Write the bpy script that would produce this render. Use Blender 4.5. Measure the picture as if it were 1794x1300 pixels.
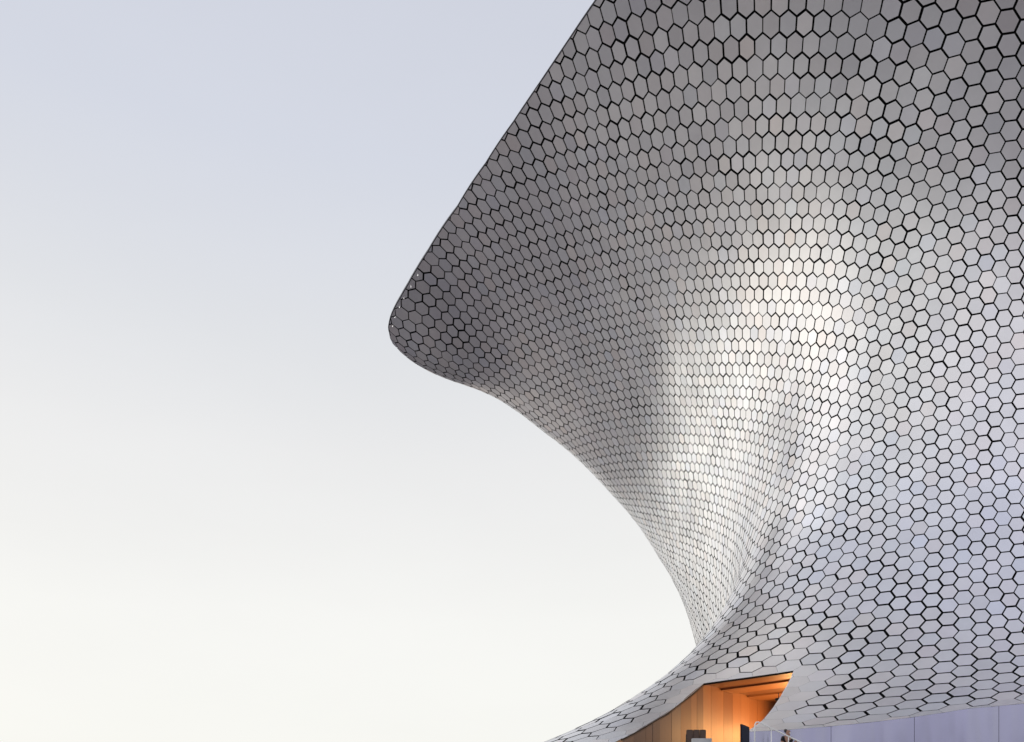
import bpy, bmesh, math, random
import numpy as np
from mathutils import Vector, Matrix
from mathutils.geometry import delaunay_2d_cdt

for o in list(bpy.data.objects):
    bpy.data.objects.remove(o)
scene = bpy.context.scene
COL = scene.collection
R = math.radians
rng = np.random.default_rng(11)
random.seed(5)

# ---------------------------------------------------------------- camera
EYE = 1.6
cam_d = bpy.data.cameras.new("camera")
cam = bpy.data.objects.new("camera", cam_d)
COL.objects.link(cam)
cam.location = (0, 0, EYE)
cam.rotation_euler = (R(90), 0, 0)
cam_d.sensor_width = 36.0
cam_d.lens = 36.0 * 1400.0 / 1794.0
cam_d.shift_y = 750.0 / 1794.0            # rising-front lens: verticals stay vertical
cam_d.clip_end = 6000
scene.camera = cam

# ---------------------------------------------------------------- world
SUN_AZ = R(-60)          # measured from the view axis, negative = to the left
SUN_EL = R(10)
world = bpy.data.worlds.new("World")
scene.world = world
world.use_nodes = True
nt = world.node_tree
nt.nodes.clear()
def N(tree, kind, **kw):
    n = tree.nodes.new(kind)
    for k, v in kw.items():
        setattr(n, k, v)
    return n
def math_node(tree, op, a, b=None, c=None, clamp=False):
    n = tree.nodes.new('ShaderNodeMath'); n.operation = op; n.use_clamp = clamp
    for i, v in enumerate((a, b, c)):
        if v is None: continue
        if isinstance(v, (int, float)): n.inputs[i].default_value = v
        else: tree.links.new(v, n.inputs[i])
    return n.outputs[0]
out = N(nt, 'ShaderNodeOutputWorld')
bg = N(nt, 'ShaderNodeBackground')
sky = N(nt, 'ShaderNodeTexSky', sky_type='NISHITA', sun_disc=False)
sky.sun_elevation = SUN_EL
sky.sun_rotation = SUN_AZ               # Nishita: 0 = +Y, clockwise seen from above
sky.air_density = 1.0; sky.dust_density = 4.0; sky.ozone_density = 1.5
tc = N(nt, 'ShaderNodeTexCoord')
sep = N(nt, 'ShaderNodeSeparateXYZ')
nt.links.new(tc.outputs['Generated'], sep.inputs[0])
elev = math_node(nt, 'MAXIMUM', sep.outputs['Z'], 0.0)
# high thin haze: pale, brightest low down and towards the set sun
ramp = N(nt, 'ShaderNodeValToRGB')
nt.links.new(elev, ramp.inputs['Fac'])
el = ramp.color_ramp.elements
el[0].position = 0.0; el[0].color = (0.95, 0.955, 0.91, 1)
el[1].position = 1.0; el[1].color = (0.55, 0.57, 0.67, 1)
for p, c in ((0.067, (0.965, 0.965, 0.925)), (0.215, (0.945, 0.945, 0.92)), (0.287, (0.905, 0.905, 0.892)), (0.386, (0.86, 0.862, 0.866)), (0.482, (0.785, 0.80, 0.83)), (0.62, (0.68, 0.71, 0.795))):
    e = el.new(p); e.color = (*c, 1)
azx = math_node(nt, 'MULTIPLY', sep.outputs['X'], math.sin(SUN_AZ))
azy = math_node(nt, 'MULTIPLY', sep.outputs['Y'], math.cos(SUN_AZ))
az = math_node(nt, 'ADD', azx, azy)                      # -1 .. 1, towards the sun
azf = N(nt, 'ShaderNodeMapRange', clamp=True, interpolation_type='SMOOTHSTEP')
nt.links.new(az, azf.inputs['Value'])
azf.inputs['From Min'].default_value = -0.95; azf.inputs['From Max'].default_value = 0.05
antis = N(nt, 'ShaderNodeMixRGB', blend_type='MULTIPLY'); antis.inputs['Fac'].default_value = 1.0
tint = N(nt, 'ShaderNodeMixRGB'); tint.inputs[1].default_value = (0.93, 0.92, 1.0, 1); tint.inputs[2].default_value = (1, 1, 1, 1)
nt.links.new(azf.outputs['Result'], tint.inputs['Fac'])
nt.links.new(ramp.outputs['Color'], antis.inputs[1]); nt.links.new(tint.outputs['Color'], antis.inputs[2])
nis = N(nt, 'ShaderNodeMixRGB', blend_type='MULTIPLY'); nis.inputs['Fac'].default_value = 1.0
nis.inputs[2].default_value = (0.05, 0.05, 0.05, 1)
nt.links.new(sky.outputs['Color'], nis.inputs[1])
mixs = N(nt, 'ShaderNodeMixRGB'); mixs.inputs['Fac'].default_value = 0.96
nt.links.new(nis.outputs['Color'], mixs.inputs[1]); nt.links.new(antis.outputs['Color'], mixs.inputs[2])
veil = N(nt, 'ShaderNodeTexNoise'); veil.inputs['Scale'].default_value = 1.6; veil.inputs['Detail'].default_value = 5; veil.inputs['Roughness'].default_value = 0.55
vmap = N(nt, 'ShaderNodeMapping'); vmap.inputs['Scale'].default_value = (1.0, 1.0, 3.2)
nt.links.new(tc.outputs['Generated'], vmap.inputs[0]); nt.links.new(vmap.outputs[0], veil.inputs['Vector'])
vr = N(nt, 'ShaderNodeMapRange'); nt.links.new(veil.outputs['Fac'], vr.inputs['Value'])
vr.inputs['From Min'].default_value = 0.3; vr.inputs['From Max'].default_value = 0.7; vr.inputs['To Min'].default_value = 0.985; vr.inputs['To Max'].default_value = 1.018
vm = N(nt, 'ShaderNodeMixRGB', blend_type='MULTIPLY'); vm.inputs['Fac'].default_value = 1.0
nt.links.new(mixs.outputs['Color'], vm.inputs[1]); nt.links.new(vr.outputs['Result'], vm.inputs[2])
nt.links.new(vm.outputs['Color'], bg.inputs['Color'])
bg.inputs['Strength'].default_value = 1.0
nt.links.new(bg.outputs[0], out.inputs[0])

sun_d = bpy.data.lights.new("sun", 'SUN')
sun_d.energy = 0.55; sun_d.angle = R(86); sun_d.color = (1.0, 0.93, 0.82)
sun = bpy.data.objects.new("sun", sun_d); COL.objects.link(sun)
sd = Vector((math.sin(SUN_AZ) * math.cos(SUN_EL), math.cos(SUN_AZ) * math.cos(SUN_EL), math.sin(SUN_EL)))
sun.rotation_euler = sd.to_track_quat('Z', 'Y').to_euler()

vs = scene.view_settings
vs.view_transform = 'Standard'; vs.look = 'None'; vs.exposure = 0.0; vs.gamma = 1.0
vs.use_curve_mapping = False
scene.cycles.max_bounces = 8

# ---------------------------------------------------------------- materials
def new_mat(name):
    m = bpy.data.materials.new(name); m.use_nodes = True
    return m, m.node_tree, m.node_tree.nodes['Principled BSDF']
def simple(name, col, rough=0.6, metal=0.0, noise=0.0, nscale=3.0, spec=0.5):
    m, t, b = new_mat(name)
    b.inputs['Roughness'].default_value = rough; b.inputs['Metallic'].default_value = metal
    b.inputs['Specular IOR Level'].default_value = spec
    if noise:
        tex = N(t, 'ShaderNodeTexNoise'); tex.inputs['Scale'].default_value = nscale; tex.inputs['Detail'].default_value = 6
        co = N(t, 'ShaderNodeTexCoord'); t.links.new(co.outputs['Object'], tex.inputs['Vector'])
        mx = N(t, 'ShaderNodeMixRGB'); mx.inputs[1].default_value = (*[c * (1 - noise) for c in col], 1)
        mx.inputs[2].default_value = (*[min(1, c * (1 + noise)) for c in col], 1)
        t.links.new(tex.outputs['Fac'], mx.inputs['Fac']); t.links.new(mx.outputs[0], b.inputs['Base Color'])
    else:
        b.inputs['Base Color'].default_value = (*col, 1)
    return m
def aluminium():
    m, t, b = new_mat('satin_aluminium')
    b.inputs['Metallic'].default_value = 1.0
    at = N(t, 'ShaderNodeAttribute'); at.attribute_name = 'tint'
    geo = N(t, 'ShaderNodeTexCoord')
    dirt = N(t, 'ShaderNodeTexNoise'); dirt.inputs['Scale'].default_value = 0.45; dirt.inputs['Detail'].default_value = 8; dirt.inputs['Roughness'].default_value = 0.65
    t.links.new(geo.outputs['Object'], dirt.inputs['Vector'])
    mr = N(t, 'ShaderNodeMapRange'); t.links.new(dirt.outputs['Fac'], mr.inputs['Value'])
    mr.inputs['From Min'].default_value = 0.3; mr.inputs['From Max'].default_value = 0.7
    mr.inputs['To Min'].default_value = 0.94; mr.inputs['To Max'].default_value = 1.03
    mul = N(t, 'ShaderNodeMixRGB', blend_type='MULTIPLY'); mul.inputs['Fac'].default_value = 1
    t.links.new(at.outputs['Color'], mul.inputs[1]); t.links.new(mr.outputs['Result'], mul.inputs[2])
    t.links.new(mul.outputs[0], b.inputs['Base Color'])
    ro = N(t, 'ShaderNodeMapRange'); t.links.new(at.outputs['Alpha'], ro.inputs['Value'])
    ro.inputs['To Min'].default_value = 0.33; ro.inputs['To Max'].default_value = 0.42
    t.links.new(ro.outputs['Result'], b.inputs['Roughness'])
    gr = N(t, 'ShaderNodeTexNoise'); gr.inputs['Scale'].default_value = 1.0; gr.inputs['Detail'].default_value = 3
    mp = N(t, 'ShaderNodeMapping'); mp.inputs['Scale'].default_value = (1.2, 1.2, 3.0)
    t.links.new(geo.outputs['Object'], mp.inputs['Vector']); t.links.new(mp.outputs[0], gr.inputs['Vector'])
    bp = N(t, 'ShaderNodeBump'); bp.inputs['Strength'].default_value = 0.10; bp.inputs['Distance'].default_value = 0.02
    t.links.new(gr.outputs['Fac'], bp.inputs['Height']); t.links.new(bp.outputs[0], b.inputs['Normal'])
    return m
M = {}
M['alu'] = aluminium()
M['black'] = simple('black_membrane', (0.006, 0.006, 0.007), 0.85, spec=0.15)
M['edge'] = simple('blackened_panel_edge', (0.012, 0.012, 0.013), 0.7, spec=0.2)
M['rim'] = simple('rim_aluminium', (0.10, 0.10, 0.11), 0.5, 0.6)
M['wall'] = simple('polished_wall', (0.38, 0.38, 0.53), 0.24, 1.0, 0.10, 0.5)
def wavy(m):
    t = m.node_tree; b = t.nodes['Principled BSDF']
    co = N(t, 'ShaderNodeTexCoord'); mp = N(t, 'ShaderNodeMapping'); mp.inputs['Scale'].default_value = (0.9, 0.9, 0.10)
    tx = N(t, 'ShaderNodeTexNoise'); tx.inputs['Scale'].default_value = 1.0; tx.inputs['Detail'].default_value = 2
    t.links.new(co.outputs['Object'], mp.inputs[0]); t.links.new(mp.outputs[0], tx.inputs['Vector'])
    bp = N(t, 'ShaderNodeBump'); bp.inputs['Strength'].default_value = 0.8; bp.inputs['Distance'].default_value = 0.4
    t.links.new(tx.outputs['Fac'], bp.inputs['Height']); t.links.new(bp.outputs[0], b.inputs['Normal'])
wavy(M['wall'])
M['stone'] = simple('plaza_stone', (0.205, 0.188, 0.19), 0.6, 0, 0.16, 0.35)
M['stair'] = simple('stair_stone', (0.38, 0.37, 0.36), 0.7, 0, 0.1, 1.5)
M['white'] = simple('white_paint', (0.88, 0.88, 0.86), 0.35)
M['navy'] = simple('dark_navy_board', (0.006, 0.009, 0.022), 0.6, spec=0.15)
M['brown'] = simple('brown_leather', (0.085, 0.050, 0.035), 0.55, 0, 0.2, 8)
M['greycloth'] = simple('pale_grey_cloth', (0.50, 0.49, 0.48), 0.85, 0, 0.08, 10)
M['dark'] = simple('dark_metal', (0.02, 0.02, 0.02), 0.4)
M['skin'] = simple('skin', (0.36, 0.19, 0.13), 0.55)
M['hair'] = simple('black_hair', (0.012, 0.009, 0.008), 0.5)
M['shirt'] = simple('black_shirt', (0.012, 0.010, 0.012), 0.85)
M['jeans'] = simple('dark_trousers', (0.03, 0.035, 0.06), 0.85)
M['mask'] = simple('face_mask', (0.75, 0.76, 0.78), 0.8)
M['kid'] = simple('child_clothes', (0.20, 0.05, 0.05), 0.85)
def wood(name, col):
    m, t, b = new_mat(name); b.inputs['Roughness'].default_value = 0.5
    co = N(t, 'ShaderNodeTexCoord'); mp = N(t, 'ShaderNodeMapping'); mp.inputs['Scale'].default_value = (3.0, 3.0, 0.12)
    tex = N(t, 'ShaderNodeTexNoise'); tex.inputs['Scale'].default_value = 4; tex.inputs['Detail'].default_value = 8
    t.links.new(co.outputs['Object'], mp.inputs[0]); t.links.new(mp.outputs[0], tex.inputs['Vector'])
    mx = N(t, 'ShaderNodeMixRGB'); mx.inputs[1].default_value = (*[c * .78 for c in col], 1); mx.inputs[2].default_value = (*[c * 1.12 for c in col], 1)
    t.links.new(tex.outputs['Fac'], mx.inputs['Fac']); t.links.new(mx.outputs[0], b.inputs['Base Color'])
    return m
WOODS = [wood('oak_veneer', (0.23, 0.095, 0.033)), wood('oak_veneer_dark', (0.15, 0.058, 0.020)), wood('oak_veneer_pale', (0.26, 0.110, 0.040))]

SHADED = [wood('shaded_oak', (0.085, 0.052, 0.042)), wood('shaded_oak_plain', (0.068, 0.044, 0.038))]  # oak of the outer planks, with their shade put into the base colour

# ---------------------------------------------------------------- helpers
def link(name, me, mat, parent=None):
    o = bpy.data.objects.new(name, me); COL.objects.link(o)
    if mat is not None and len(me.materials) == 0: me.materials.append(mat)
    if parent is not None: o.parent = parent
    return o
def from_bm(name, bm, mat, parent=None, smooth=False):
    me = bpy.data.meshes.new(name); bm.to_mesh(me); bm.free()
    if smooth:
        for p in me.polygons: p.use_smooth = True
    return link(name, me, mat, parent)
def from_data(name, verts, faces, mat, parent=None, smooth=False):
    me = bpy.data.meshes.new(name); me.from_pydata([tuple(map(float, v)) for v in verts], [], faces); me.update()
    if smooth:
        for p in me.polygons: p.use_smooth = True
    return link(name, me, mat, parent)
def empty(name, loc=(0, 0, 0)):
    o = bpy.data.objects.new(name, None); COL.objects.link(o); o.location = loc; return o
def tag(o, label, cat, group=None, kind=None):
    if label: o['label'] = label
    if cat: o['category'] = cat
    if group: o['group'] = group
    if kind: o['kind'] = kind
    return o
def box_bm(bm, lo, hi, bevel=0.0):
    g = bmesh.ops.create_cube(bm, size=1.0)
    c = [(a + b) / 2 for a, b in zip(lo, hi)]; s = [b - a for a, b in zip(lo, hi)]
    for v in g['verts']:
        v.co = Vector((c[0] + v.co.x * s[0], c[1] + v.co.y * s[1], c[2] + v.co.z * s[2]))
    if bevel:
        es = {e for v in g['verts'] for e in v.link_edges}
        bmesh.ops.bevel(bm, geom=list(es), offset=bevel, segments=2, affect='EDGES')
def tube_bm(bm, pts, rad, seg=10):
    pts = [Vector(p) for p in pts]; rings = []
    for i, p in enumerate(pts):
        d = (pts[min(i + 1, len(pts) - 1)] - pts[max(i - 1, 0)]).normalized()
        up = Vector((0, 1, 0)) if abs(d.y) < 0.9 else Vector((0, 0, 1))
        a = d.cross(up).normalized(); b = d.cross(a)
        rings.append([bm.verts.new(p + (a * math.cos(2 * math.pi * k / seg) + b * math.sin(2 * math.pi * k / seg)) * rad) for k in range(seg)])
    for r0, r1 in zip(rings, rings[1:]):
        for k in range(seg):
            bm.faces.new((r0[k], r0[(k + 1) % seg], r1[(k + 1) % seg], r1[k]))
    bm.faces.new(rings[0]); bm.faces.new(rings[-1][::-1])
    bmesh.ops.recalc_face_normals(bm, faces=bm.faces)

# ---------------------------------------------------------------- ground
g = from_data('plaza_ground', [(-3000, -3000, 0), (3000, -3000, 0), (3000, 3000, 0), (-3000, 3000, 0)], [(0, 1, 2, 3)], M['stone'])
g['kind'] = 'structure'
M['pale'] = simple('pale_reflector', (0.66, 0.60, 0.52), 0.7, 0, 0.06, 0.1)  # unseen slab added behind the building to brighten the left-edge panels' reflections
g = from_data('reflector_slab', [(-48, 112, 0.06), (70, 112, 0.06), (70, 620, 0.06), (-48, 620, 0.06), (-48, 112, -0.1), (70, 112, -0.1), (70, 620, -0.1), (-48, 620, -0.1)],
              [(0, 1, 2, 3), (0, 4, 5, 1), (1, 5, 6, 2), (2, 6, 7, 3), (3, 7, 4, 0)], M['pale'])
g['kind'] = 'structure'

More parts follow.
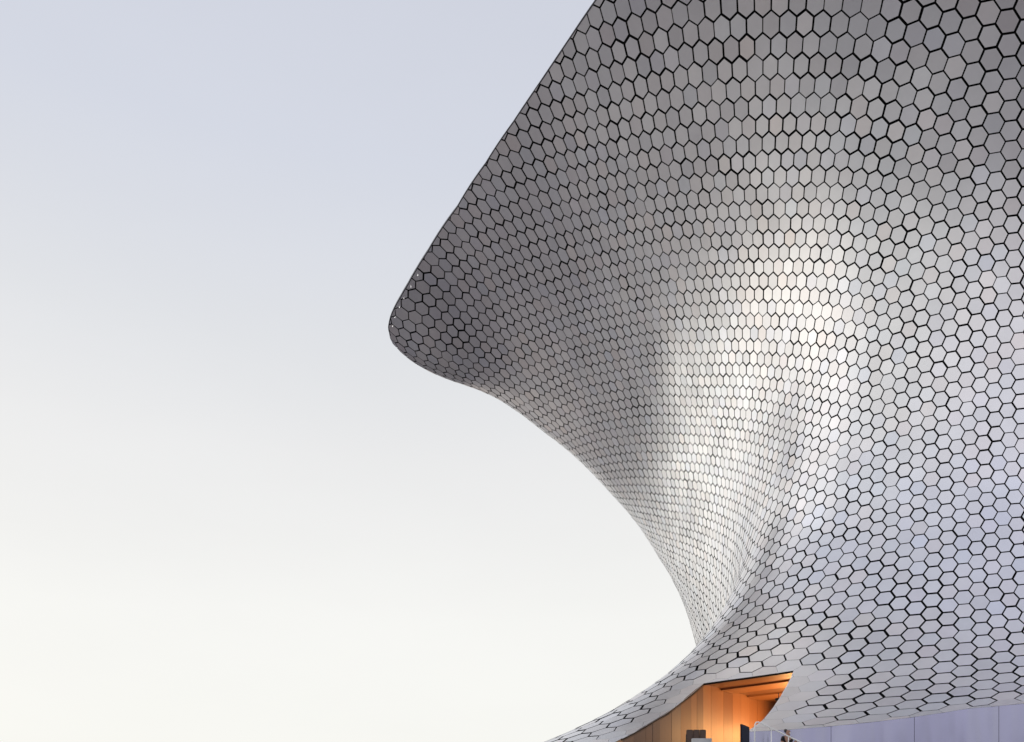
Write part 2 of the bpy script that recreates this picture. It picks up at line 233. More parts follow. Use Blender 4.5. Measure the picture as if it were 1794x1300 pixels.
# ---------------------------------------------------------------- the curved skin
# control net (millimetres, z above eye level) of a uniform cubic surface whose
# parameters count panels: +a along a row, +b down to the next row
NET = """-35535,80076,64825 -27894,79951,59465 -20139,79522,54879 -12314,78775,51205 -4545,77715,48655 2960,76399,47422 10020,74933,47570 16629,73418,48998 22888,71911,51497 28958,70422,54820 35085,68903,58807 41388,67298,63308 47814,65575,68121 54254,63709,73047 60602,61672,77946 66780,59437,82742 72737,56978,87427 78436,54271,92034 83854,51299,96620 88978,48048,101252 93798,44512,105990 98311,40688,110883 102515,36574,115959
-34296,73583,64986 -28482,74394,60015 -22617,74995,55536 -16697,75370,51606 -10745,75498,48386 -4864,75389,46149 893,75115,45180 6696,74732,45713 12702,74294,47766 18888,73850,50966 25207,73370,54857 31577,72785,59084 37888,72039,63374 44076,71084,67585 50105,69884,71667 55942,68414,75636 61552,66659,79547 66907,64608,83472 71984,62260,87481 76767,59616,91634 81247,56677,95980 85419,53450,100549 89282,49936,105354
-31896,67304,64574 -27650,68914,60145 -23400,70392,55996 -19130,71728,52125 -14813,72892,48592 -10514,73866,45609 -6173,74679,43551 -1462,75354,42990 4067,75935,44406 10342,76458,47443 16790,76932,51198 23069,77287,55038 29136,77432,58713 35025,77303,62181 40739,76861,65482 46255,76090,68701 51542,74987,71932 56570,73557,75266 61317,71811,78775 65768,69761,82512 69915,67418,86512 73752,64792,90790 77278,61887,95348
-28490,61304,63573 -25520,63562,59797 -22573,65758,56158 -19641,67887,52619 -16706,69926,49145 -13842,71839,45813 -10915,73615,42888 -7526,75257,41063 -2594,76793,41707 3510,78245,44329 9756,79603,47705 15763,80797,51050 21513,81735,54060 27096,82343,56798 32515,82583,59387 37734,82448,61953 42715,81948,64606 47429,81106,67441 51857,79943,70526 55985,78479,73905 59804,76733,77600 63311,74715,81613 66503,72432,85940
-24340,55670,62011 -22357,58429,58934 -20409,61188,55895 -18506,63947,52861 -16673,66687,49766 -14913,69359,46587 -13140,71944,43333 -10885,74436,40500 -6569,76833,40001 -1097,79128,41831 4293,81288,44407 9652,83237,46977 15029,84880,49312 20335,86146,51415 25479,87002,53416 30406,87450,55448 35085,87517,57629 39492,87236,60051 43609,86643,62779 47420,85765,65848 50917,84620,69266 54098,83223,73025 56962,81580,77118
-19760,50493,59978 -18514,53615,57592 -17308,56789,55174 -16146,60014,52712 -15004,63266,50176 -13825,66506,47547 -12469,69723,44839 -10341,72898,42142 -7402,76008,39659 -3628,79013,39946 542,81854,41526 5106,84453,43068 9969,86724,44591 14901,88599,46133 19717,90037,47689 24318,91043,49305 28678,91657,51101 32773,91928,53179 36578,91902,55599 40074,91613,58386 43253,91082,61533 46114,90324,65026 48658,89347,68851
-15062,45843,57613 -14338,49197,55886 -13640,52645,54064 -12946,56182,52158 -12125,59779,50182 -10965,63410,48236 -9252,67067,46405 -7146,70724,44554 -5884,74344,41611 -4014,77871,40050 -1010,81235,39751 2688,84357,39890 6844,87159,40530 11107,89580,41414 15360,91583,42460 19527,93161,43691 23524,94333,45155 27286,95163,46928 30768,95714,49062 33945,96026,51563 36810,96125,54415 39359,96030,57594 41595,95750,61082
-10491,41758,55080 -10110,45224,53963 -9712,48819,52685 -9269,52534,51254 -8653,56340,49716 -7659,60215,48207 -6202,64141,46736 -4511,68084,45099 -3070,72000,42844 -1808,75836,40980 22,79531,39238 2584,83019,38011 5732,86233,37755 9060,89115,37818 12552,91627,38160 16127,93756,38853 19665,95516,39941 23041,96936,41409 26170,98081,43235 29020,99014,45413 31577,99766,47910 33829,100360,50687 35774,100814,53722
-6185,38244,52536 -6029,41714,51959 -5789,45346,51149 -5458,49131,50080 -5021,53040,48822 -4381,57045,47507 -3302,61106,46182 -1833,65180,44673 -616,69220,42746 717,73183,40915 2136,77027,39049 3886,80710,37386 6028,84188,36299 8480,87412,35477 11233,90342,35028 14160,92953,35069 17134,95250,35648 20022,97263,36706 22752,99028,38161 25271,100603,39943 27535,102031,41987 29513,103342,44234 31192,104566,46657
-2154,35285,50106 -2184,38666,49966 -2056,42240,49525 -1773,46006,48728 -1431,49933,47629 -1094,53975,46364 -342,58076,45133 860,62179,43604 1918,66233,41974 3154,70203,40308 4180,74066,38783 5427,77805,37186 7064,81401,35581 8983,84824,34129 11126,88039,32967 13440,91022,32372 15806,93763,32371 18151,96286,32888 20461,98632,33851 22658,100847,35130 24651,102966,36587 26383,105013,38137 27841,107031,39743
1696,32852,47861 1463,36069,48031 1414,39509,47847 1577,43173,47265 1893,47033,46275 2130,51033,44940 2729,55104,43880 3560,59174,42479 4393,63186,40862 5323,67106,39403 6246,70923,37971 7277,74635,36420 8552,78242,34750 10037,81737,33123 11787,85100,31604 13569,88312,30509 15331,91367,29924 17197,94283,29873 19183,97100,30278 21110,99873,30919 22853,102641,31613 24383,105423,32269 25705,108220,32831
5508,30928,45809 5050,33926,46171 4727,37162,46158 4575,40642,45718 4629,44346,44815 4832,48223,43363 5211,52197,42084 5831,56189,40916 6607,60134,39449 7426,63991,38079 8357,67746,36639 9291,71402,35160 10179,74969,33607 11284,78453,31986 12677,81855,30364 13998,85169,28952 15306,88401,27944 16895,91574,27449 18715,94732,27308 20456,97933,27206 22009,101223,26959 23426,104628,26505 24756,108145,25820
9409,29506,43944 8733,32244,44423 8143,35216,44521 7693,38434,44161 7518,41894,43316 7522,45558,41841 7457,49360,40398 7867,53223,39349 8474,57077,37965 9231,60868,36594 10194,64570,35353 11081,68178,33999 11772,71697,32408 12574,75142,30667 13594,78523,28963 14599,81855,27424 15602,85155,26221 17017,88462,25389 18756,91828,24685 20397,95317,23766 21882,98982,22488 23365,102854,20828 24919,106942,18771
13500,28587,42253 12636,31037,42793 11826,33701,42963 11144,36593,42719 10668,39727,41943 10147,43087,40294 9837,46629,38712 9940,50291,37617 10316,54006,36471 10933,57713,35123 11834,61368,33957 12602,64945,32517 13233,68437,30955 13686,71850,29209 14574,75201,27461 15367,78514,25908 16018,81822,24570 17220,85177,23372 18907,88645,22068 20605,92296,20339 22240,96191,18061 24017,100368,15233 26013,104851,11824
17852,28177,40714 16801,30328,41233 15738,32657,41382 14665,35181,41056 13656,37925,40112 12826,40897,38588 12383,44083,36980 12084,47450,35726 12219,50948,34687 12519,54519,33288 12985,58104,31921 13616,61656,30631 14439,65143,29411 14455,68553,27794 15134,71893,26139 15967,75191,24530 16519,78490,22925 17520,81853,21256 19089,85357,19295 20933,89080,16802 22922,93091,13639 25154,97433,9771 27718,102140,5145
22523,28288,39294 21227,30139,39694 19859,32126,39753 18374,34263,39405 16789,36580,38516 15341,39101,37045 14491,41844,35386 13986,44813,33899 13916,47989,32795 13947,51334,31592 14171,54788,30248 14416,58285,28957 15163,61767,27794 15384,65193,26277 15859,68552,24694 16513,71860,23066 17124,75161,21225 18063,78526,19075 19527,82037,16465 21456,85780,13244 23753,89829,9299 26439,94233,4549 29563,99024,-1071
27575,28944,37946 25911,30500,38150 24167,32148,38063 22323,33897,37668 20362,35773,36887 18280,37810,35528 16723,40048,33882 15786,42527,32336 15458,45271,30953 15170,48273,29713 15093,51494,28428 15224,54862,27233 15614,58298,26042 16094,61733,24544 16480,65121,23008 16948,68459,21418 17603,71780,19402 18584,75154,16833 20027,78664,13654 21985,82399,9799 24460,86435,5192 27473,90831,-263 30977,95608,-6582
33089,30183,36613 30884,31443,36605 28627,32753,36329 26272,34121,35780 23828,35562,34946 21420,37108,33841 19397,38812,32367 17799,40742,30884 16797,42961,29406 16315,45504,27985 15942,48365,26516 15888,51489,25433 15953,54790,24280 16288,58175,22790 16515,61565,21334 17006,64924,19681 17750,68265,17458 18772,71645,14549 20199,75147,10939 22136,78856,6609 24658,82854,1512 27760,87198,-4398 31374,91906,-11108
39164,32064,35243 36234,33002,35075 33312,33972,34654 30367,34958,33999 27457,35974,33149 24733,37041,32186 22303,38214,30899 20393,39574,29354 18630,41211,27803 17457,43202,26409 16891,45579,24807 16325,48322,23494 15951,51358,22434 16116,54585,21025 16353,57898,19686 16763,61227,17902 17418,64554,15456 18350,67918,12319 19675,71390,8451 21510,75057,3844 23918,78997,-1509 26872,83266,-7600 30317,87886,-14409
45869,34673,33803 42088,35237,33565 38384,35830,33113 34778,36426,32479 31351,37015,31706 28184,37618,30799 25359,38279,29548 23104,39078,27955 21042,40118,26341 19160,41503,24884 17830,43303,23349 16825,45536,21709 16092,48159,20628 15725,51084,19309 15766,54196,17909 16056,57397,15988 16461,60639,13492 17128,63934,10321 18232,67339,6378 19855,70934,1693 21991,74795,-3676 24577,78978,-9686 27569,83506,-16322
53194,38100,32310 48515,38232,32083 43982,38383,31691 39623,38542,31157 35554,38686,30466 31856,38824,29553 28632,38990,28307 26019,39252,26773 23703,39711,25163 21540,40478,23366 19497,41649,21877 17912,43276,20279 16467,45355,18997 15524,47824,17587 14972,50584,16038 14876,53526,14130 14826,56578,11816 15103,59723,8746 15883,62998,4860 17152,66473,290 18830,70223,-4857 20822,74302,-10544 23094,78733,-16778
61081,42400,30821 55496,42044,30662 50135,41697,30359 45024,41352,29915 40256,40998,29291 35994,40640,28379 32333,40308,27122 29288,40050,25600 26683,39952,23941 24187,40119,21987 21801,40651,20374 19817,41623,18829 17638,43064,17359 16064,44949,15836 14390,47209,14518 13506,49748,12794 12835,52483,10623 12572,55373,7676 12885,58434,3955 13599,61721,-295 14582,65305,-4992 15748,69243,-10162 17064,73551,-15837
69467,47582,29392 63000,46680,29326 56841,45784,29102 51016,44887,28715 45600,43980,28127 40734,43069,27267 36557,42195,26077 33029,41408,24611 29936,40765,22939 26974,40354,21024 24304,40264,19194 22014,40572,17474 19571,41330,15851 17472,42548,14288 14946,44193,12969 12850,46198,11454 11204,48489,9627 10072,51013,6969 9667,53764,3631 9567,56778,-76 9587,60119,-4147 9716,63850,-8686 9900,67981,-13722
78308,53614,28068 71003,52109,28088 64086,50611,27927 57585,49117,27575 51558,47619,27007 46101,46118,26187 41298,44642,25079 37147,43267,23657 33484,42063,21944 30142,41080,19997 27166,40385,17987 24454,40045,16132 21839,40115,14536 19343,40632,12964 16492,41596,11303 13405,42976,9873 10268,44719,8728 7964,46776,6614 6660,49123,3844 5524,51779,785 4407,54787,-2615 3347,58213,-6471 2293,62083,-10827
87578,60441,26872 79486,58270,26960 71851,56115,26843 64692,53973,26513 58055,51839,25956 51990,49714,25149 46536,47618,24060 41693,45608,22649 37411,43772,20905 33625,42187,18904 30253,40887,16817 27154,39913,14880 24273,39316,13157 21473,39138,11479 18444,39406,9936 15105,40120,8412 10840,41252,7391 6971,42767,6286 4317,44636,4321 2025,46856,1855 -204,49452,-926 -2472,52476,-4079 -4833,55977,-7684
97268,67989,25815 88436,65091,25948 80109,62221,25858 72300,59376,25537 65035,56555,24976 58339,53762,24155 52226,51015,23044 46699,48355,21615 41747,45851,19871 37342,43589,17891 33409,41648,15829 29834,40043,13849 26595,38798,11955 23637,37956,10058 20626,37552,8450 17140,37605,7006 12918,38112,5625 7904,39050,4993 3391,40392,4028 -168,42121,2408 -3469,44243,346 -6896,46793,-2049 -10562,49825,-4817
107375,76181,24897 97839,72496,25055 88838,68852,24973 80379,65249,24647 72474,61687,24067 65133,58175,23216 58361,54730,22073 52160,51387,20629 46521,48199,18907 41423,45234,16981 36838,42585,14953 32735,40318,12907 29077,38440,10863 25855,36969,8855 22849,35938,7120 19259,35372,5791 15077,35280,4537 9696,35647,3618 4223,36448,2905 -454,37657,2094 -4860,39266,889 -9409,41298,-669 -14281,43797,-2562
117901,84943,24114 107686,80414,24277 98023,75940,24189 88916,71523,23846 80367,67165,23239 72381,62878,22356 64958,58680,21189 58097,54603,19746 51792,50692,18056 46038,47012,16176 40839,43646,14166 36224,40676,12078 32198,38156,9976 28674,36087,7965 25347,34481,6213 21686,33355,4830 17512,32716,3667 12155,32549,2736 6369,32827,2072 869,33520,1569 -4460,34610,940 -9956,36110,84 -15804,38055,-1014
128849,94204,23460 117973,88781,23612 107660,83426,23507 97910,78142,23140 88724,72935,22506 80103,67817,21600 72046,62809,20424 64556,57944,18994 57637,53268,17338 51299,48845,15498 45566,44756,13518 40458,41086,11456 35954,37912,9405 31939,35263,7497 28121,33127,5850 24146,31501,4487 19733,30377,3320 14525,29730,2380 8836,29529,1705 3042,29738,1257 -2800,30335,880 -8902,31324,452 -15360,32726,-63
140223,103907,22928 128701,97545,23058 117750,91263,22929 107369,85065,22537 97558,78958,21882 88320,72958,20964 79656,67089,19793 71574,61387,18386 64087,55904,16771 57212,50708,14983 50966,45881,13068 45338,41514,11095 40260,37695,9159 35585,34477,7364 31128,31851,5787 26655,29776,4436 21910,28224,3281 16739,27158,2347 11200,26535,1661 5432,26315,1200 -525,26467,889 -6797,26982,664 -13427,27875,491
152030,114005,22511 139875,106667,22614 128298,99418,22459 117301,92263,22047 106884,85212,21379 97051,78283,20461 87808,71506,19306 79165,64926,17934 71133,58601,16373 63721,52606,14659 56922,47031,12841 50693,41970,10988 44940,37515,9176 39527,33731,7476 34321,30629,5937 29220,28152,4588 24084,26226,3441 18803,24799,2510 13374,23813,1803 7799,23214,1306 2018,22967,991 -4066,23061,835 -10482,23504,818
164275,124466,22206 151499,116122,22281 139312,107871,22103 127715,99721,21675 116712,91683,21003 106309,83784,20096 96511,76060,18970 87323,68565,17648 78744,61369,16158 70762,54556,14538 63339,48224,12835 56409,42474,11103 49877,37400,9398 43643,33066,7767 37641,29489,6250 31858,26617,4893 26275,24358,3735 20847,22619,2790 15522,21319,2053 10204,20394,1513 4766,19804,1164 -902,19534,1004 -6845,19586,1026
176963,135272,22012 163579,125896,22059 150794,116613,21862 138615,107431,21424 127047,98369,20756 116096,89459,19871 105762,80750,18788 96037,72308,17531 86897,64215,16131 78299,56568,14622 70176,49474,13041 62450,43040,11424 55047,37359,9807 47923,32494,8226 41093,28457,6726 34619,25200,5360 28571,22624,4173 22961,20608,3187 17721,19044,2399 12704,17847,1801 7726,16968,1392 2631,16385,1179 -2669,16097,1166"""
H_, A0, B0 = 4.0, -64.0, -14.0
CN = np.array([[[int(x) for x in p.split(',')] for p in row.split()] for row in NET.strip().split('\n')], dtype=float) / 1000.0
CN[:, :, 2] += EYE
NA, NB = CN.shape[:2]
def bas(t):
    i = np.clip(np.floor(t).astype(int), 0, None); u = t - i
    Nn = np.stack([(1 - u) ** 3 / 6, (3 * u ** 3 - 6 * u ** 2 + 4) / 6, (-3 * u ** 3 + 3 * u ** 2 + 3 * u + 1) / 6, u ** 3 / 6], -1)
    D = np.stack([-(1 - u) ** 2 / 2, (9 * u ** 2 - 12 * u) / 6, (-9 * u ** 2 + 6 * u + 3) / 6, u ** 2 / 2], -1) / H_
    return i, Nn, D
def skin(ab):
    ab = np.atleast_2d(np.asarray(ab, float))
    ia, Na, Da = bas((ab[:, 0] - A0) / H_); ib, Nb, Db = bas((ab[:, 1] - B0) / H_)
    ia = np.minimum(ia, NA - 4); ib = np.minimum(ib, NB - 4)
    C = CN[(ia[:, None] + np.arange(4))[:, :, None], (ib[:, None] + np.arange(4))[:, None, :]]
    f = lambda p, q: np.einsum('ni,nj,nijd->nd', p, q, C)
    P, Pa, Pb = f(Na, Nb), f(Da, Nb), f(Na, Db)
    n = np.cross(Pb, Pa); n /= np.linalg.norm(n, axis=1)[:, None]      # outward
    return P, Pa, Pb, n

RIM = [(-20.91, -4.63), (-22.37, -3.11), (-23.95, -1.75), (-25.83, -0.43), (-28.15, 1.13), (-30.71, 2.83), (-33.77, 4.59), (-37.61, 6.25), (-41.99, 7.45), (-45.09, 8.07), (-46.15, 8.21), (-47.17, 8.29), (-48.33, 8.37), (-49.4, 8.5)]
SILL = [(42.85, 58.37), (40.15, 56.39), (37.45, 54.41), (36.07, 53.15), (33.85, 51.13), (32.65, 50.13), (30.59, 48.31), (31.11, 46.77), (31.63, 45.21), (33.55, 46.77), (35.93, 48.61), (37.39, 49.77), (38.93, 51.15), (39.62, 50.28), (40.12, 49.36), (40.37, 48.87), (40.99, 47.53), (41.45, 45.95), (42.79, 44.97), (44.41, 44.11), (47.2, 42.3)]
CUT_TOP = [(-12.0, -13.0)] + RIM + [(-62.0, 10.5), (-62.0, -13.9), (-12.0, -13.9)]
CUT_BOT = SILL + [(53.5, 41.0), (53.5, 65.5), (42.85, 65.5)]
FIELD = [(-59, 7), (-51, 1), (-44, 0), (-36, -3), (-26, -9), (-21, -9), (-8, -6), (1, -8), (8, -3), (16, 6), (23, 14), (29, 20), (35, 27), (40, 33), (47, 41),
         (47, 46), (44, 52), (41, 58), (35, 62), (30, 63), (26, 61), (22, 60), (10, 61), (-8, 63), (-22, 63), (-24, 56), (-30, 52), (-36, 45), (-41, 38), (-48, 29), (-52, 21), (-56, 18), (-59, 14)]
def inside(p, poly):
    x, y = p; c = False; j = len(poly) - 1
    for i in range(len(poly)):
        xi, yi = poly[i]; xj, yj = poly[j]
        if (yi > y) != (yj > y) and x < (xj - xi) * (y - yi) / (yj - yi) + xi: c = not c
        j = i
    return c
def dist_poly(p, pl):
    best = 1e9; p = np.array(p, float)
    for a, b in zip(pl, pl[1:]):
        a = np.array(a); b = np.array(b); d = b - a
        t = np.clip(np.dot(p - a, d) / max(np.dot(d, d), 1e-9), 0, 1)
        best = min(best, np.linalg.norm(p - a - t * d))
    return best
COR = np.array([(2, 1), (1, 2), (-1, 1), (-2, -1), (-1, -2), (1, -1)]) / 3.0
def cut_hex(poly):
    """what is left of a panel outline after rim and entrance are cut away: list of triangles in panel coordinates"""
    tris = None
    vs_ = [Vector(p) for p in poly] + [Vector(p) for p in CUT_TOP] + [Vector(p) for p in CUT_BOT]
    n0 = len(poly); n1 = n0 + len(CUT_TOP); n2 = n1 + len(CUT_BOT)
    r = delaunay_2d_cdt(vs_, [], [list(range(n0)), list(range(n0, n1)), list(range(n1, n2))], 1, 1e-5)
    V, Fc, of = r[0], r[2], r[5]
    return V, [f for f, o in zip(Fc, of) if o and 0 in o and 1 not in o and 2 not in o]

building = empty('museum_building', (14.0, 45.0, 0.0))
tag(building, 'flared silver museum clad in hexagonal aluminium panels, overhanging to a rounded corner', 'building')
OFF = np.array([14.0, 45.0, 0.0])

def proj(P):
    P = np.atleast_2d(P); return np.stack([897 + 1400 * P[:, 0] / P[:, 1], 1400 - 1400 * (P[:, 2] - EYE) / P[:, 1]], -1)

panels = []      # dict(verts, faces, front flags, tint, area in picture)
back_v, back_f = [], []
GAP = 0.098
cells = [(a, b) for a in range(-60, 49) for b in range(-12, 65) if inside((a + 1e-3, b + 1e-3), FIELD)]
Pc, PaC, PbC, Nc = skin(cells)
for ci, (a, b) in enumerate(cells):
    ctr = np.array((a, b), float)
    if Pc[ci, 2] < 0.4 or Pc[ci, 1] < 5: continue
    vw = np.array([0, 0, EYE]) - Pc[ci]
    if a < -20 and np.dot(vw, Nc[ci]) / np.linalg.norm(vw) < -0.2: continue      # far side of the overhang, out of sight
    full = ctr + COR
    sTop = [inside(tuple(p), CUT_TOP) for p in full]; sBot = [inside(tuple(p), CUT_BOT) for p in full]
    dS = dist_poly(ctr, SILL)
    out_ = [x or y for x, y in zip(sTop, sBot)]
    near = (dS < 0.75 and any(sBot)) or dist_poly(ctr, RIM) < 0.75 or dS < 0.62
    if all(out_) and not near: continue
    straddle = any(out_) or near
    door = dist_poly(ctr, SILL[1:13])
    plain = any(sBot) or dS < 0.62 or door < 1.05
    gap = 0.008 if plain else GAP * (1 + 0.22 * rng.normal())
    gap = max(gap, 0.008)
    off = np.zeros(2) if plain else rng.normal(0, 0.005, 2)
    poly = ctr + off + COR * (1 - gap)
    # tints: each sheet of aluminium was rolled and anodised a little differently
    base = 0.875 + 0.022 * rng.normal()
    hue = rng.normal(0, 0.008) * np.array([1.0, -0.1, -1.0]) + (rng.random() < 0.15) * np.array([0.02, -0.002, -0.012]) + (rng.random() < 0.15) * np.array([-0.008, -0.004, 0.02])
    tint_ = np.clip(base + hue + np.array([0.004, -0.004, 0.008]), 0.5, 0.97)
    rgh = rng.random()
    lift = 0.0 if plain else rng.normal(0, 0.006)
    tilt = np.zeros(2) if plain else rng.normal(0, 0.0045, 2)
    ea = PaC[ci] / np.linalg.norm(PaC[ci]); eb = np.cross(Nc[ci], ea)
    depth = 0.07
    verts, faces, nfront = [], [], 0
    if straddle:
        V, F = cut_hex(poly)
        if not F: continue
        used = sorted({i for f in F for i in f}); remap = {v: k for k, v in enumerate(used)}
        ab = np.array([V[i][:] for i in used]); F = [[remap[i] for i in f] for f in F]
        P, _, _, n_ = skin(ab); front = P + n_ * lift
        verts = list(front); 
        for f in F:
            v = [front[i] for i in f]; nn = np.cross(v[1] - v[0], v[2] - v[0])
            faces.append(f if np.dot(nn, Nc[ci]) > 0 else f[::-1])
        nfront = len(faces)
        cnt = {}
        for f in faces:
            for i in range(len(f)):
                e = (f[i], f[(i + 1) % len(f)]); cnt[e] = cnt.get(e, 0) + 1
        for (i, j) in list(cnt):
            if (j, i) in cnt: continue
            k = len(verts); verts += [front[i], front[j], front[j] - n_[j] * depth, front[i] - n_[i] * depth]
            faces.append([k + 1, k, k + 3, k + 2])
    else:
        P, _, _, n_ = skin(poly)
        rel = P - P.mean(0)
        front = P + Nc[ci] * (lift + rel @ ea * tilt[0] + rel @ eb * tilt[1])[:, None]
        cen = front.mean(0) * 0.45 + (Pc[ci] + Nc[ci] * lift) * 0.55
        verts = [cen] + list(front)
        o = np.cross(front[1] - front[0], front[2] - front[0]) @ Nc[ci] > 0
        for k in range(6):
            f = [0, 1 + k, 1 + (k + 1) % 6]; faces.append(f if o else f[::-1])
        nfront = 6
        k0 = len(verts); inner = front - n_ * depth
        verts += list(front) + list(inner)
        for k in range(6):
            q = [k0 + k, k0 + (k + 1) % 6, k0 + 6 + (k + 1) % 6, k0 + 6 + k]
            faces.append(q[::-1] if o else q)
    # black membrane behind the joint
    bp = ctr + COR * 1.02
    if straddle:
        V, F = cut_hex(bp)
    else:
        V, F = [Vector(p) for p in bp], [[0, 1, 2, 3, 4, 5]]
    if F:
        used = sorted({i for f in F for i in f}); remap = {v: k for k, v in enumerate(used)}
        P, _, _, n_ = skin(np.array([V[i][:] for i in used])); k0 = len(back_v)
        back_v += list(P - n_ * 0.11); back_f += [[k0 + remap[i] for i in f] for f in F]
    # size in view
    view = -Pc[ci] + np.array([0, 0, EYE]); q = proj(np.array(verts[:7] if not straddle else verts[:max(3, len(ab))]))
    vis = np.dot(view, Nc[ci]) > 0 and Pc[ci, 1] > 0
    pc = proj(Pc[ci])[0]
    area = 0.0
    if vis and -5 < pc[0] < 1799 and -5 < pc[1] < 1305:
        xa = proj(Pc[ci] + PaC[ci] * 0.01)[0] - pc; xb = proj(Pc[ci] + PbC[ci] * 0.01)[0] - pc
        area = abs(xa[0] * xb[1] - xa[1] * xb[0]) * (0.4 if straddle else 1.0)
    panels.append(dict(v=verts, f=faces, nf=nfront, tint=(*tint_, rgh), area=area))

def panel_mesh(name, plist):
    V, F, T, smooth, k0 = [], [], [], [], 0
    for p in plist:
        V += [tuple(v - OFF) for v in p['v']]
        for i, f in enumerate(p['f']):
            F.append([k0 + j for j in f]); smooth.append(i < p['nf']); T += [p['tint']] * len(f)
        k0 += len(p['v'])
    me = bpy.data.meshes.new(name); me.from_pydata(V, [], F); me.update()
    at = me.color_attributes.new('tint', 'FLOAT_COLOR', 'CORNER')
    at.data.foreach_set('color', np.array(T, dtype=np.float32).ravel())
    me.polygons.foreach_set('use_smooth', smooth)
    me.materials.append(M['alu']); me.materials.append(M['edge'])
    me.polygons.foreach_set('material_index', [0 if s_ else 1 for s_ in smooth])
    return me
panels.sort(key=lambda p: -p['area'])
for p in panels[:300]:
    link('hexagon_panel', panel_mesh('hexagon_panel', [p]), M['alu'], building)
fieldo = link('hexagon_panel_field', panel_mesh('hexagon_panel_field', panels[300:]), M['alu'], building)
fieldo['kind'] = 'stuff'
from_data('joint_membrane', [v - OFF for v in back_v], back_f, M['black'], building)
print('panels', len(panels))

# rim: folded edge strip that closes the skin at the roof line
rl = RIM + [(-50.2, 8.75)]
dense = []
for p, q in zip(rl, rl[1:]):
    for t in np.linspace(0, 1, 6, endpoint=False): dense.append((p[0] + (q[0] - p[0]) * t, p[1] + (q[1] - p[1]) * t))
dense.append(rl[-1])
P, Pa, Pb, n_ = skin(dense)
tang = np.gradient(P, axis=0); tang /= np.linalg.norm(tang, axis=1)[:, None]
upv = np.cross(tang, n_)
for k in range(len(upv)):
    if upv[k, 2] < 0: upv[k] = -upv[k]
prof = [(-0.02, 0.012), (0.05, 0.012), (0.07, -0.02), (0.07, -0.30), (-0.02, -0.30)]
V, F = [], []
for k in range(len(P)):
    for (u, w) in prof: V.append(P[k] + upv[k] * u + n_[k] * w - OFF)
m_ = len(prof)
for k in range(len(P) - 1):
    for j in range(m_): F.append([k * m_ + j, k * m_ + (j + 1) % m_, (k + 1) * m_ + (j + 1) % m_, (k + 1) * m_ + j])
rimo = from_data('roof_rim', V, F, M['rim'], building)
bm = bmesh.new(); bm.from_mesh(rimo.data); bmesh.ops.recalc_face_normals(bm, faces=bm.faces); bm.to_mesh(rimo.data); bm.free()
M['lamp'] = simple('rim_lamp_glass', (0.9, 0.9, 0.9), 0.3)
bs = M['lamp'].node_tree.nodes['Principled BSDF']; bs.inputs['Emission Color'].default_value = (1, 0.98, 0.95, 1); bs.inputs['Emission Strength'].default_value = 2.5
for p in ((-43.9, 8.0), (-44.95, 8.19), (-46.03, 8.33), (-46.85, 8.43), (-47.85, 8.55), (-48.75, 8.68)):
    Pq, _, _, nq = skin([(p[0], p[1] + 0.12)])
    bm = bmesh.new(); bmesh.ops.create_uvsphere(bm, u_segments=10, v_segments=6, radius=0.022)
    o = from_bm('rim_lamp', bm, M['lamp'], building, True); o.location = Pq[0] + nq[0] * 0.07 - OFF

# ---------------------------------------------------------------- base wall under the skirt
sr, _, _, nr = skin(SILL[12:])
JOINTS = [0, 2, 4, 6, len(sr) - 1]
def resample(pts, n):
    pts = np.array(pts); d = np.r_[0, np.cumsum(np.linalg.norm(np.diff(pts, axis=0), axis=1))]
    t = np.linspace(0, d[-1], n); return np.stack([np.interp(t, d, pts[:, k]) for k in range(3)], 1)
edge = []
for p, q in zip(SILL[12:], SILL[13:]):
    for t in np.linspace(0, 1, 8, endpoint=False): edge.append((p[0] + (q[0] - p[0]) * t, p[1] + (q[1] - p[1]) * t))
edge.append(SILL[-1])
Pe, _, _, ne = skin(edge)
xs = proj(Pe)[:, 0]
cuts = [-1e9, 1456, 1602, 1750, 1900, 1e9]
for lo, hi in zip(cuts, cuts[1:]):
    sel = [k for k in range(len(xs)) if lo <= xs[k] <= hi]
    if len(sel) < 2: continue
    k0_, k1_ = sel[0], sel[-1]
    seg = [Pe[k] for k in sel]
    def at_x(x):
        j = int(np.argmax(xs > x)); t = (x - xs[j - 1]) / (xs[j] - xs[j - 1]); return Pe[j - 1] + (Pe[j] - Pe[j - 1]) * t
    if lo > 0: seg = [at_x(lo)] + seg
    if hi < 5000 and xs.max() > hi: seg = seg + [at_x(hi)]
    seg = resample(seg, 40)
    d = seg[-1] - seg[0]; d /= np.linalg.norm(d); seg[0] += d * 0.008; seg[-1] -= d * 0.008
    tn = np.gradient(seg, axis=0); nrm = np.stack([tn[:, 1], -tn[:, 0], 0 * tn[:, 0]], 1); nrm /= np.linalg.norm(nrm, axis=1)[:, None]
    V, F = [], []
    for k in range(len(seg)):
        top = seg[k] - nrm[k] * 0.004; top[2] -= 0.003
        V += [top - OFF, np.array([top[0], top[1], 0.0]) - OFF, np.array([*(top - nrm[k] * 0.06)[:2], 0.0]) - OFF, top - nrm[k] * 0.06 - OFF]
    for k in range(len(seg) - 1):
        for j in range(4): F.append([k * 4 + j, k * 4 + (j + 1) % 4, (k + 1) * 4 + (j + 1) % 4, (k + 1) * 4 + j])
    F += [[0, 1, 2, 3], [4 * len(seg) - 4 + j for j in (3, 2, 1, 0)]]
    o = from_data('base_wall_panel', V, F, M['wall'], building)
    bm = bmesh.new(); bm.from_mesh(o.data); bmesh.ops.recalc_face_normals(bm, faces=bm.faces); bm.to_mesh(o.data); bm.free()
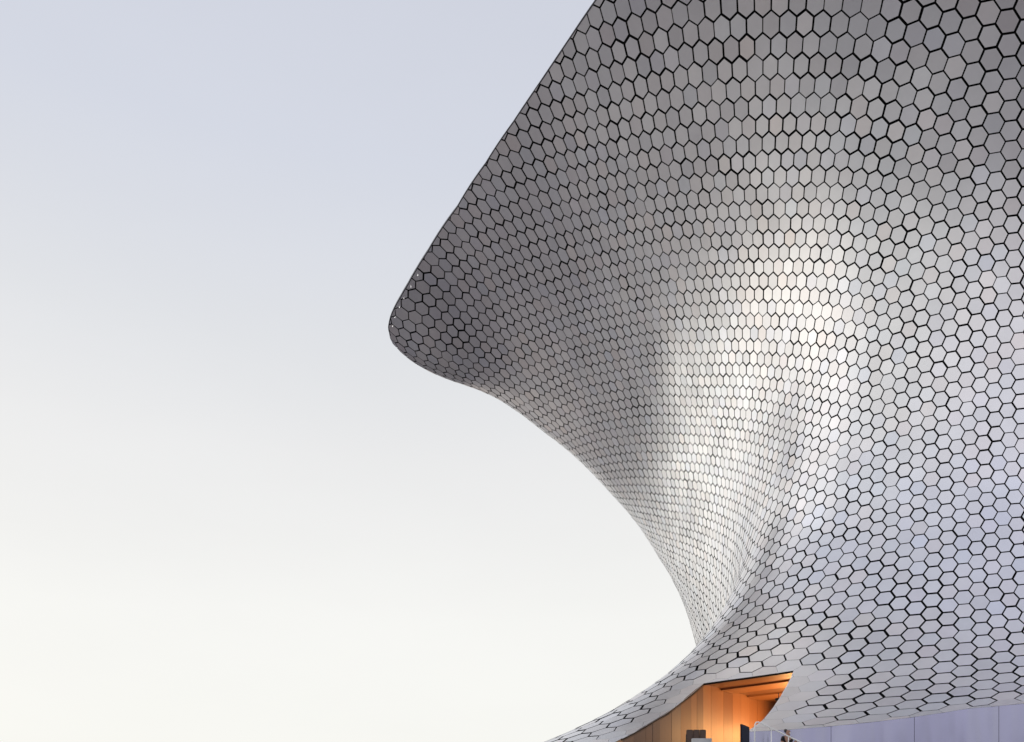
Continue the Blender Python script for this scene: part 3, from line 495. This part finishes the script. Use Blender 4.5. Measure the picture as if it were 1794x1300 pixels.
# dark backing behind the wall joints
V, F = [], []
for k in range(len(Pe)):
    tn = Pe[min(k + 1, len(Pe) - 1)] - Pe[max(k - 1, 0)]; nn = np.array([tn[1], -tn[0], 0]); nn /= np.linalg.norm(nn)
    q = Pe[k] - nn * 0.14; V += [q - OFF - (0, 0, 0.02), np.array([q[0], q[1], 0]) - OFF]
for k in range(len(Pe) - 1): F.append([2 * k, 2 * k + 1, 2 * k + 3, 2 * k + 2])
from_data('wall_backing', V, F, M['black'], building)

# ---------------------------------------------------------------- entrance: timber wall, soffit, reveal
FLOOR = 3.0
left = np.array([skin([p])[0][0] for p in SILL[0:7]])       # lower left edge of the skirt up to the apex
A_ = left[-1]; B_ = skin([SILL[8]])[0][0]
Far = np.array([15.45, 47.4, A_[2]]); dirw = (Far - A_); dirw /= np.linalg.norm(dirw)
ent = empty('entrance_wall'); ent.parent = building
def plank(p0, p1, z0a, z0b, mat, name='plank', setback=0.0, zb=FLOOR - 0.2):
    p0 = np.array(p0, float); p1 = np.array(p1, float); d = p1[:2] - p0[:2]; d /= np.linalg.norm(d)
    n = np.array([d[1], -d[0]])                                # towards the camera side
    p0 = p0.copy(); p1 = p1.copy(); p0[:2] += d * 0.006; p1[:2] -= d * 0.006
    o0 = p0[:2] - n * setback; o1 = p1[:2] - n * setback
    V = [(*o0, zb), (*o1, zb), (*o1, z0b), (*o0, z0a)]
    V += [(x - n[0] * 0.05, y - n[1] * 0.05, z) for x, y, z in V]
    V = [np.array(v) - OFF for v in V]
    return from_data(name, V, [(0, 1, 2, 3), (7, 6, 5, 4), (0, 4, 5, 1), (1, 5, 6, 2), (2, 6, 7, 3), (3, 7, 4, 0)], mat, ent)
# deep side: from the apex into the building
seams = [0.0, 1.0, 2.55, 3.75, 4.9, 6.1, 7.3, 8.5, 9.7, 10.9, 12.5]
mats_in = [2, 0, 1, 0, 2, 0, 0, 2, 0, 1]
for (s0, s1), k in zip(zip(seams, seams[1:]), mats_in):
    a_ = A_ + dirw * s0; b_ = A_ + dirw * s1
    plank(a_, b_, A_[2] + (-0.01 if s0 == 0 else 0.25), A_[2] + (-0.01 if s0 == 0 else 0.25), WOODS[k], setback=rng.uniform(0.05, 0.06))
# outer side: follows the skirt edge down to the left
pts = left[::-1]
d = np.r_[0, np.cumsum(np.linalg.norm(np.diff(pts[:, :2], axis=0), axis=1))]
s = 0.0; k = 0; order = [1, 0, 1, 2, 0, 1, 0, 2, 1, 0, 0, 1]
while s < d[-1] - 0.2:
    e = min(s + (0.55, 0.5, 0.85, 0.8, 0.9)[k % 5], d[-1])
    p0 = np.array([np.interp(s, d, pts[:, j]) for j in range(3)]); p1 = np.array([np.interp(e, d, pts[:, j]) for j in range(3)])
    plank(p1, p0, p1[2] - 0.004, p0[2] - 0.004, (WOODS[order[k % len(order)]] if s < 1.6 else SHADED[k % 2]), setback=0.02 + rng.uniform(0, .01))
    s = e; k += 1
# soffit boards, parallel to the front edge
sof = empty('entrance_soffit'); sof.parent = building
cuts_t = [0.02, 0.10, 0.22, 0.40, 0.60, 0.80, 1.0, 1.25]
B2 = B_ + (Far - A_) * 1.0 + np.array([0.5, 0.5, 0.0])
for i, (t0, t1) in enumerate(zip(cuts_t, cuts_t[1:])):
    q = [A_ + (Far - A_) * t0, B_ + (B2 - B_) * t0, B_ + (B2 - B_) * t1, A_ + (Far - A_) * t1]
    q = [np.array(v) for v in q]; q[0] += (Far - A_) * 0.0006; q[1] += (B2 - B_) * 0.0006
    dz = -0.03 - (0.10 if i in (2, 4) else 0.0)
    V = [v + (0, 0, dz) - OFF for v in q] + [v + (0, 0, 0.12 if i > 1 else -0.005) - OFF for v in q]
    from_data('soffit_board', V, [(0, 1, 2, 3), (7, 6, 5, 4), (0, 4, 5, 1), (1, 5, 6, 2), (2, 6, 7, 3), (3, 7, 4, 0)], WOODS[(1, 1, 0, 1, 0, 2, 0)[i]], sof)
# reveal: the folded return of the cladding round the opening
rv = []
for p, q in zip(SILL[6:13], SILL[7:13]):
    for t in np.linspace(0, 1, 6, endpoint=False): rv.append((p[0] + (q[0] - p[0]) * t, p[1] + (q[1] - p[1]) * t))
rv.append(SILL[12])
Pr, _, _, nn = skin(rv)
V, F = [], []
for k in range(len(Pr)): V += [Pr[k] - nn[k] * 0.004 - OFF, Pr[k] - nn[k] * 0.10 - OFF]
for k in range(len(Pr) - 1): F.append([2 * k, 2 * k + 1, 2 * k + 3, 2 * k + 2])
o = from_data('entrance_reveal', V, F, M['edge'], building)
# small dark camera hanging from the soffit
cpos = np.array([12.55, 37.6, 6.30])
bm = bmesh.new(); box_bm(bm, (-0.16, -0.08, -0.07), (0.16, 0.08, 0.05), 0.02); tube_bm(bm, [(0, 0, 0.05), (0, 0, 0.3)], 0.02, 8)
o = from_bm('soffit_camera', bm, M['dark'], building); o.location = cpos - OFF
# back of the lobby and its floor
from_data('lobby_floor', [np.array(v) - OFF for v in ((6, 31.2, FLOOR), (10.2, 33.9, FLOOR), (18, 40, FLOOR), (24, 52, FLOOR), (10, 52, FLOOR), (4, 36, FLOOR))], [(0, 1, 2, 3, 4, 5)], M['stair'], building)
from_data('lobby_back_wall', [np.array(v) - OFF for v in ((12, 51, FLOOR), (26, 46, FLOOR), (26, 46, 8.6), (12, 51, 8.6))], [(0, 1, 2, 3)], WOODS[0], building)
# lobby lamps: wall washers mounted on the inside of the right-hand jamb, out of sight from the stairs
for (x, y, z, e_) in ((15.3, 40.9, 5.3, 360), (16.4, 44.8, 5.3, 250)):
    ld = bpy.data.lights.new('lobby_lamp', 'AREA'); ld.shape = 'DISK'; ld.size = 0.9; ld.energy = e_; ld.color = (1.0, 0.50, 0.18)
    lo = bpy.data.objects.new('lobby_lamp', ld); COL.objects.link(lo); lo.parent = building
    lo.location = Vector((x, y, z)) - Vector(OFF)
    tgt = Vector((A_ + dirw * 2.5)) + Vector((0, 0, -0.8))
    lo.rotation_euler = (Vector((x, y, z)) - tgt).to_track_quat('Z', 'Y').to_euler()

# ---------------------------------------------------------------- stairs and landing
bm = bmesh.new(); box_bm(bm, (-6, 20.0, -0.05), (7.3, 29.3, FLOOR - 0.004)); 
o = from_bm('entrance_landing', bm, M['stair']); o['kind'] = 'structure'
bm = bmesh.new(); box_bm(bm, (-6, 29.3, -0.05), (9.3, 34.0, FLOOR - 0.008))
o = from_bm('entrance_terrace', bm, M['stair']); o['kind'] = 'structure'
nst = 18; rise = FLOOR / nst; going = rise / 0.49
bm = bmesh.new()
for i in range(nst - 1):
    box_bm(bm, (7.3 + i * going, 20.0, -0.05), (7.3 + (i + 1) * going, 29.2, FLOOR - (i + 1) * rise))
o = from_bm('entrance_stairs', bm, M['stair']); o['kind'] = 'structure'

# ---------------------------------------------------------------- handrail
hr = empty('stair_handrail', (7.29, 24.0, 2.95)); tag(hr, 'white tubular handrail sloping down the entrance stairs', 'handrail')
HO = Vector((7.29, 24.0, 2.95))
top = [(7.29, 2.95), (7.29, 3.78), (7.30, 3.85), (7.335, 3.905), (7.40, 3.915), (7.47, 3.885)]
slope = -0.48
x1 = 13.0; top.append((x1, 3.885 + slope * (x1 - 7.47)))
bm = bmesh.new(); tube_bm(bm, [Vector((x, 24.0, z)) - HO for x, z in top], 0.021)
from_bm('top_rail', bm, M['white'], hr, True)
x = 7.29 + 0.50; 
while x < x1:
    zt = 3.885 + slope * (x - 7.47)
    bm = bmesh.new(); tube_bm(bm, [Vector((x, 24.0, zt)) - HO, Vector((x, 24.0, zt - 1.02)) - HO], 0.015, 8)
    from_bm('post', bm, M['white'], hr, True); x += 0.515

# ---------------------------------------------------------------- board, screen, counter by the entrance
bd = empty('notice_board', (8.95, 30.7, FLOOR)); tag(bd, 'tall dark navy board standing at the right of the timber entrance', 'sign board')
c0 = np.array([8.6, 30.0]); c1 = np.array([9.3, 31.4]); dd = (c1 - c0) / np.linalg.norm(c1 - c0); nn2 = np.array([dd[1], -dd[0]]) * 0.03
pr = [(0, 0.05), (1, 0.05), (1, 1.36), (0.96, 1.42), (0.0, 1.42)]
V = []
for sgn in (1, -1):
    for (t, z) in pr:
        p = c0 + (c1 - c0) * t + nn2 * sgn; V.append((p[0] - 8.95, p[1] - 30.7, z))
F = [[0, 1, 2, 3, 4], [9, 8, 7, 6, 5]] + [[i, 5 + i, 5 + (i + 1) % 5, (i + 1) % 5] for i in range(5)]
o = from_data('board', V, F, M['navy'], bd)
bm = bmesh.new(); bmesh.ops.recalc_face_normals(bm, faces=[]); bm.from_mesh(o.data); bmesh.ops.recalc_face_normals(bm, faces=bm.faces); bm.to_mesh(o.data); bm.free()
bm = bmesh.new(); box_bm(bm, (-0.5, -0.5, 0), (0.5, 0.5, 0.05), 0.01); from_bm('foot', bm, M['dark'], bd)

sc_ = empty('brown_screen', (7.70, 33.4, FLOOR)); tag(sc_, 'brown three-part padded screen in front of the timber wall', 'screen')
for i in range(3):
    bm = bmesh.new(); box_bm(bm, (-0.41 + i * 0.275, -0.04, 0.1), (-0.41 + i * 0.275 + 0.262, 0.04, 1.50), 0.02)
    from_bm('padded_panel', bm, M['brown'], sc_)
bm = bmesh.new(); box_bm(bm, (-0.42, 0.05, 0.0), (0.41, 0.09, 1.3)); from_bm('frame', bm, M['dark'], sc_)
ct = empty('lobby_seat', (7.75, 32.6, FLOOR)); tag(ct, 'pale grey rounded seat in front of the brown screen', 'seat')
bm = bmesh.new(); box_bm(bm, (-0.56, -0.30, 0.55), (0.52, 0.30, 1.07), 0.16); from_bm('back', bm, M['greycloth'], ct, True)
bm = bmesh.new(); box_bm(bm, (-0.56, -0.75, 0.12), (0.52, -0.31, 0.50), 0.08); from_bm('seat', bm, M['greycloth'], ct, True)
for sx in (-0.45, 0.41):
    for sy in (-0.65, 0.2):
        bm = bmesh.new(); tube_bm(bm, [(sx, sy, 0.0), (sx, sy, 0.6 if sy > 0 else 0.2)], 0.03, 8); from_bm('leg', bm, M['dark'], ct)

# ---------------------------------------------------------------- people
def skinned(name, joints, bones, mat, parent, sub=2, root=0):
    me = bpy.data.meshes.new(name); me.from_pydata([j[0] for j in joints], bones, []); me.update()
    o = link(name, me, mat, parent)
    m1 = o.modifiers.new('skin', 'SKIN'); m1.use_smooth_shade = True
    lay = me.skin_vertices[0].data
    for i, j in enumerate(joints):
        r = j[1] if isinstance(j[1], tuple) else (j[1], j[1]); lay[i].radius = r; lay[i].use_root = (i == root)
    o.modifiers.new('sub', 'SUBSURF').levels = sub; o.modifiers['sub'].render_levels = sub
    return o
px, py, pz = 8.96, 26.0, 2.26
step_i = int((px - 7.3) / going); pz = FLOOR - (step_i + 1) * rise
per = empty('person', (px, py, pz)); tag(per, 'person in black shirt and white face mask, hair tied back, behind the white handrail', 'person')
S_ = 1.72 / 1.72
# body: facing right and slightly towards the camera, one arm forward
J = [((0, 0, 0.98), (0.15, 0.11)), ((0.0, 0, 1.20), (0.13, 0.10)), ((0.0, 0, 1.40), (0.15, 0.10)), ((0.01, 0, 1.50), 0.055), ((0.03, 0, 1.60), (0.07, 0.082)), ((0.035, 0, 1.68), (0.066, 0.078)),
     ((0.0, 0.17, 1.42), 0.055), ((0.03, 0.22, 1.14), 0.042), ((0.22, 0.16, 1.08), 0.034), ((0.30, 0.12, 1.10), 0.036),
     ((-0.03, -0.17, 1.42), 0.055), ((-0.08, -0.24, 1.14), 0.044), ((0.12, -0.22, 1.05), 0.036), ((0.22, -0.14, 1.08), 0.036),
     ((0.0, 0.09, 0.92), 0.085), ((0.05, 0.10, 0.50), 0.062), ((0.0, 0.10, 0.08), 0.042), ((0.14, 0.10, 0.035), 0.038),
     ((0.0, -0.09, 0.92), 0.085), ((0.02, -0.10, 0.50), 0.062), ((-0.03, -0.10, 0.08), 0.042), ((0.11, -0.10, 0.035), 0.038)]
Bn = [(0, 1), (1, 2), (2, 3), (3, 4), (4, 5), (2, 6), (6, 7), (7, 8), (8, 9), (2, 10), (10, 11), (11, 12), (12, 13), (0, 14), (14, 15), (15, 16), (16, 17), (0, 18), (18, 19), (19, 20), (20, 21)]
body_o = skinned('body', J, Bn, M['skin'], per)
skinned('shirt', [((0, 0, 0.93), (0.165, 0.125)), ((0, 0, 1.20), (0.145, 0.115)), ((0, 0, 1.41), (0.155, 0.11)), ((0.0, 0.18, 1.43), 0.068), ((0.015, 0.20, 1.30), 0.062), ((-0.03, -0.18, 1.43), 0.068), ((-0.05, -0.21, 1.30), 0.062)],
        [(0, 1), (1, 2), (2, 3), (3, 4), (2, 5), (5, 6)], M['shirt'], per)
skinned('trousers', [((0, 0, 0.95), (0.16, 0.12)), ((0, 0.09, 0.88), 0.098), ((0.05, 0.10, 0.50), 0.075), ((0, 0.10, 0.12), 0.06), ((0, -0.09, 0.88), 0.098), ((0.02, -0.10, 0.50), 0.075), ((-0.03, -0.10, 0.12), 0.06)],
        [(0, 1), (1, 2), (2, 3), (0, 4), (4, 5), (5, 6)], M['jeans'], per)
skinned('hair', [((0.005, 0, 1.69), (0.085, 0.095)), ((-0.03, 0, 1.65), (0.075, 0.09)), ((-0.055, 0, 1.58), (0.05, 0.07)), ((-0.115, 0.0, 1.645), 0.05)], [(0, 1), (1, 2), (1, 3)], M['hair'], per)
skinned('face_mask', [((0.088, 0.0, 1.60), (0.045, 0.062)), ((0.080, 0.0, 1.555), (0.042, 0.055))], [(0, 1)], M['mask'], per)
per.rotation_euler = (0, 0, R(-55))
kid = empty('person', (px + 0.22, py - 0.12, pz + 0.58)); tag(kid, 'small child with dark hair carried against the shoulder of the person in black', 'person')
skinned('body', [((0, 0, 0.42), 0.09), ((0, 0, 0.58), 0.085), ((0, 0, 0.665), 0.04), ((0.0, 0, 0.75), 0.075), ((0, 0.09, 0.60), 0.035), ((-0.08, 0.12, 0.50), 0.028), ((-0.15, 0.10, 0.52), 0.028), ((0, -0.09, 0.60), 0.035), ((-0.08, -0.10, 0.50), 0.028), ((-0.14, -0.06, 0.52), 0.028), ((-0.05, 0.08, 0.36), 0.05), ((-0.04, 0.1, 0.20), 0.04), ((-0.05, -0.08, 0.36), 0.05), ((-0.04, -0.1, 0.20), 0.04)],
        [(0, 1), (1, 2), (2, 3), (1, 4), (4, 5), (5, 6), (1, 7), (7, 8), (8, 9), (0, 10), (10, 11), (0, 12), (12, 13)], M['skin'], kid)
skinned('romper', [((0, 0, 0.40), 0.105), ((0, 0, 0.58), 0.098), ((0, 0.09, 0.60), 0.045), ((0, -0.09, 0.60), 0.045)], [(0, 1), (1, 2), (1, 3)], M['kid'], kid)
skinned('hair', [((0.01, 0, 0.785), (0.085, 0.09)), ((-0.01, 0, 0.75), (0.085, 0.09))], [(0, 1)], M['hair'], kid)
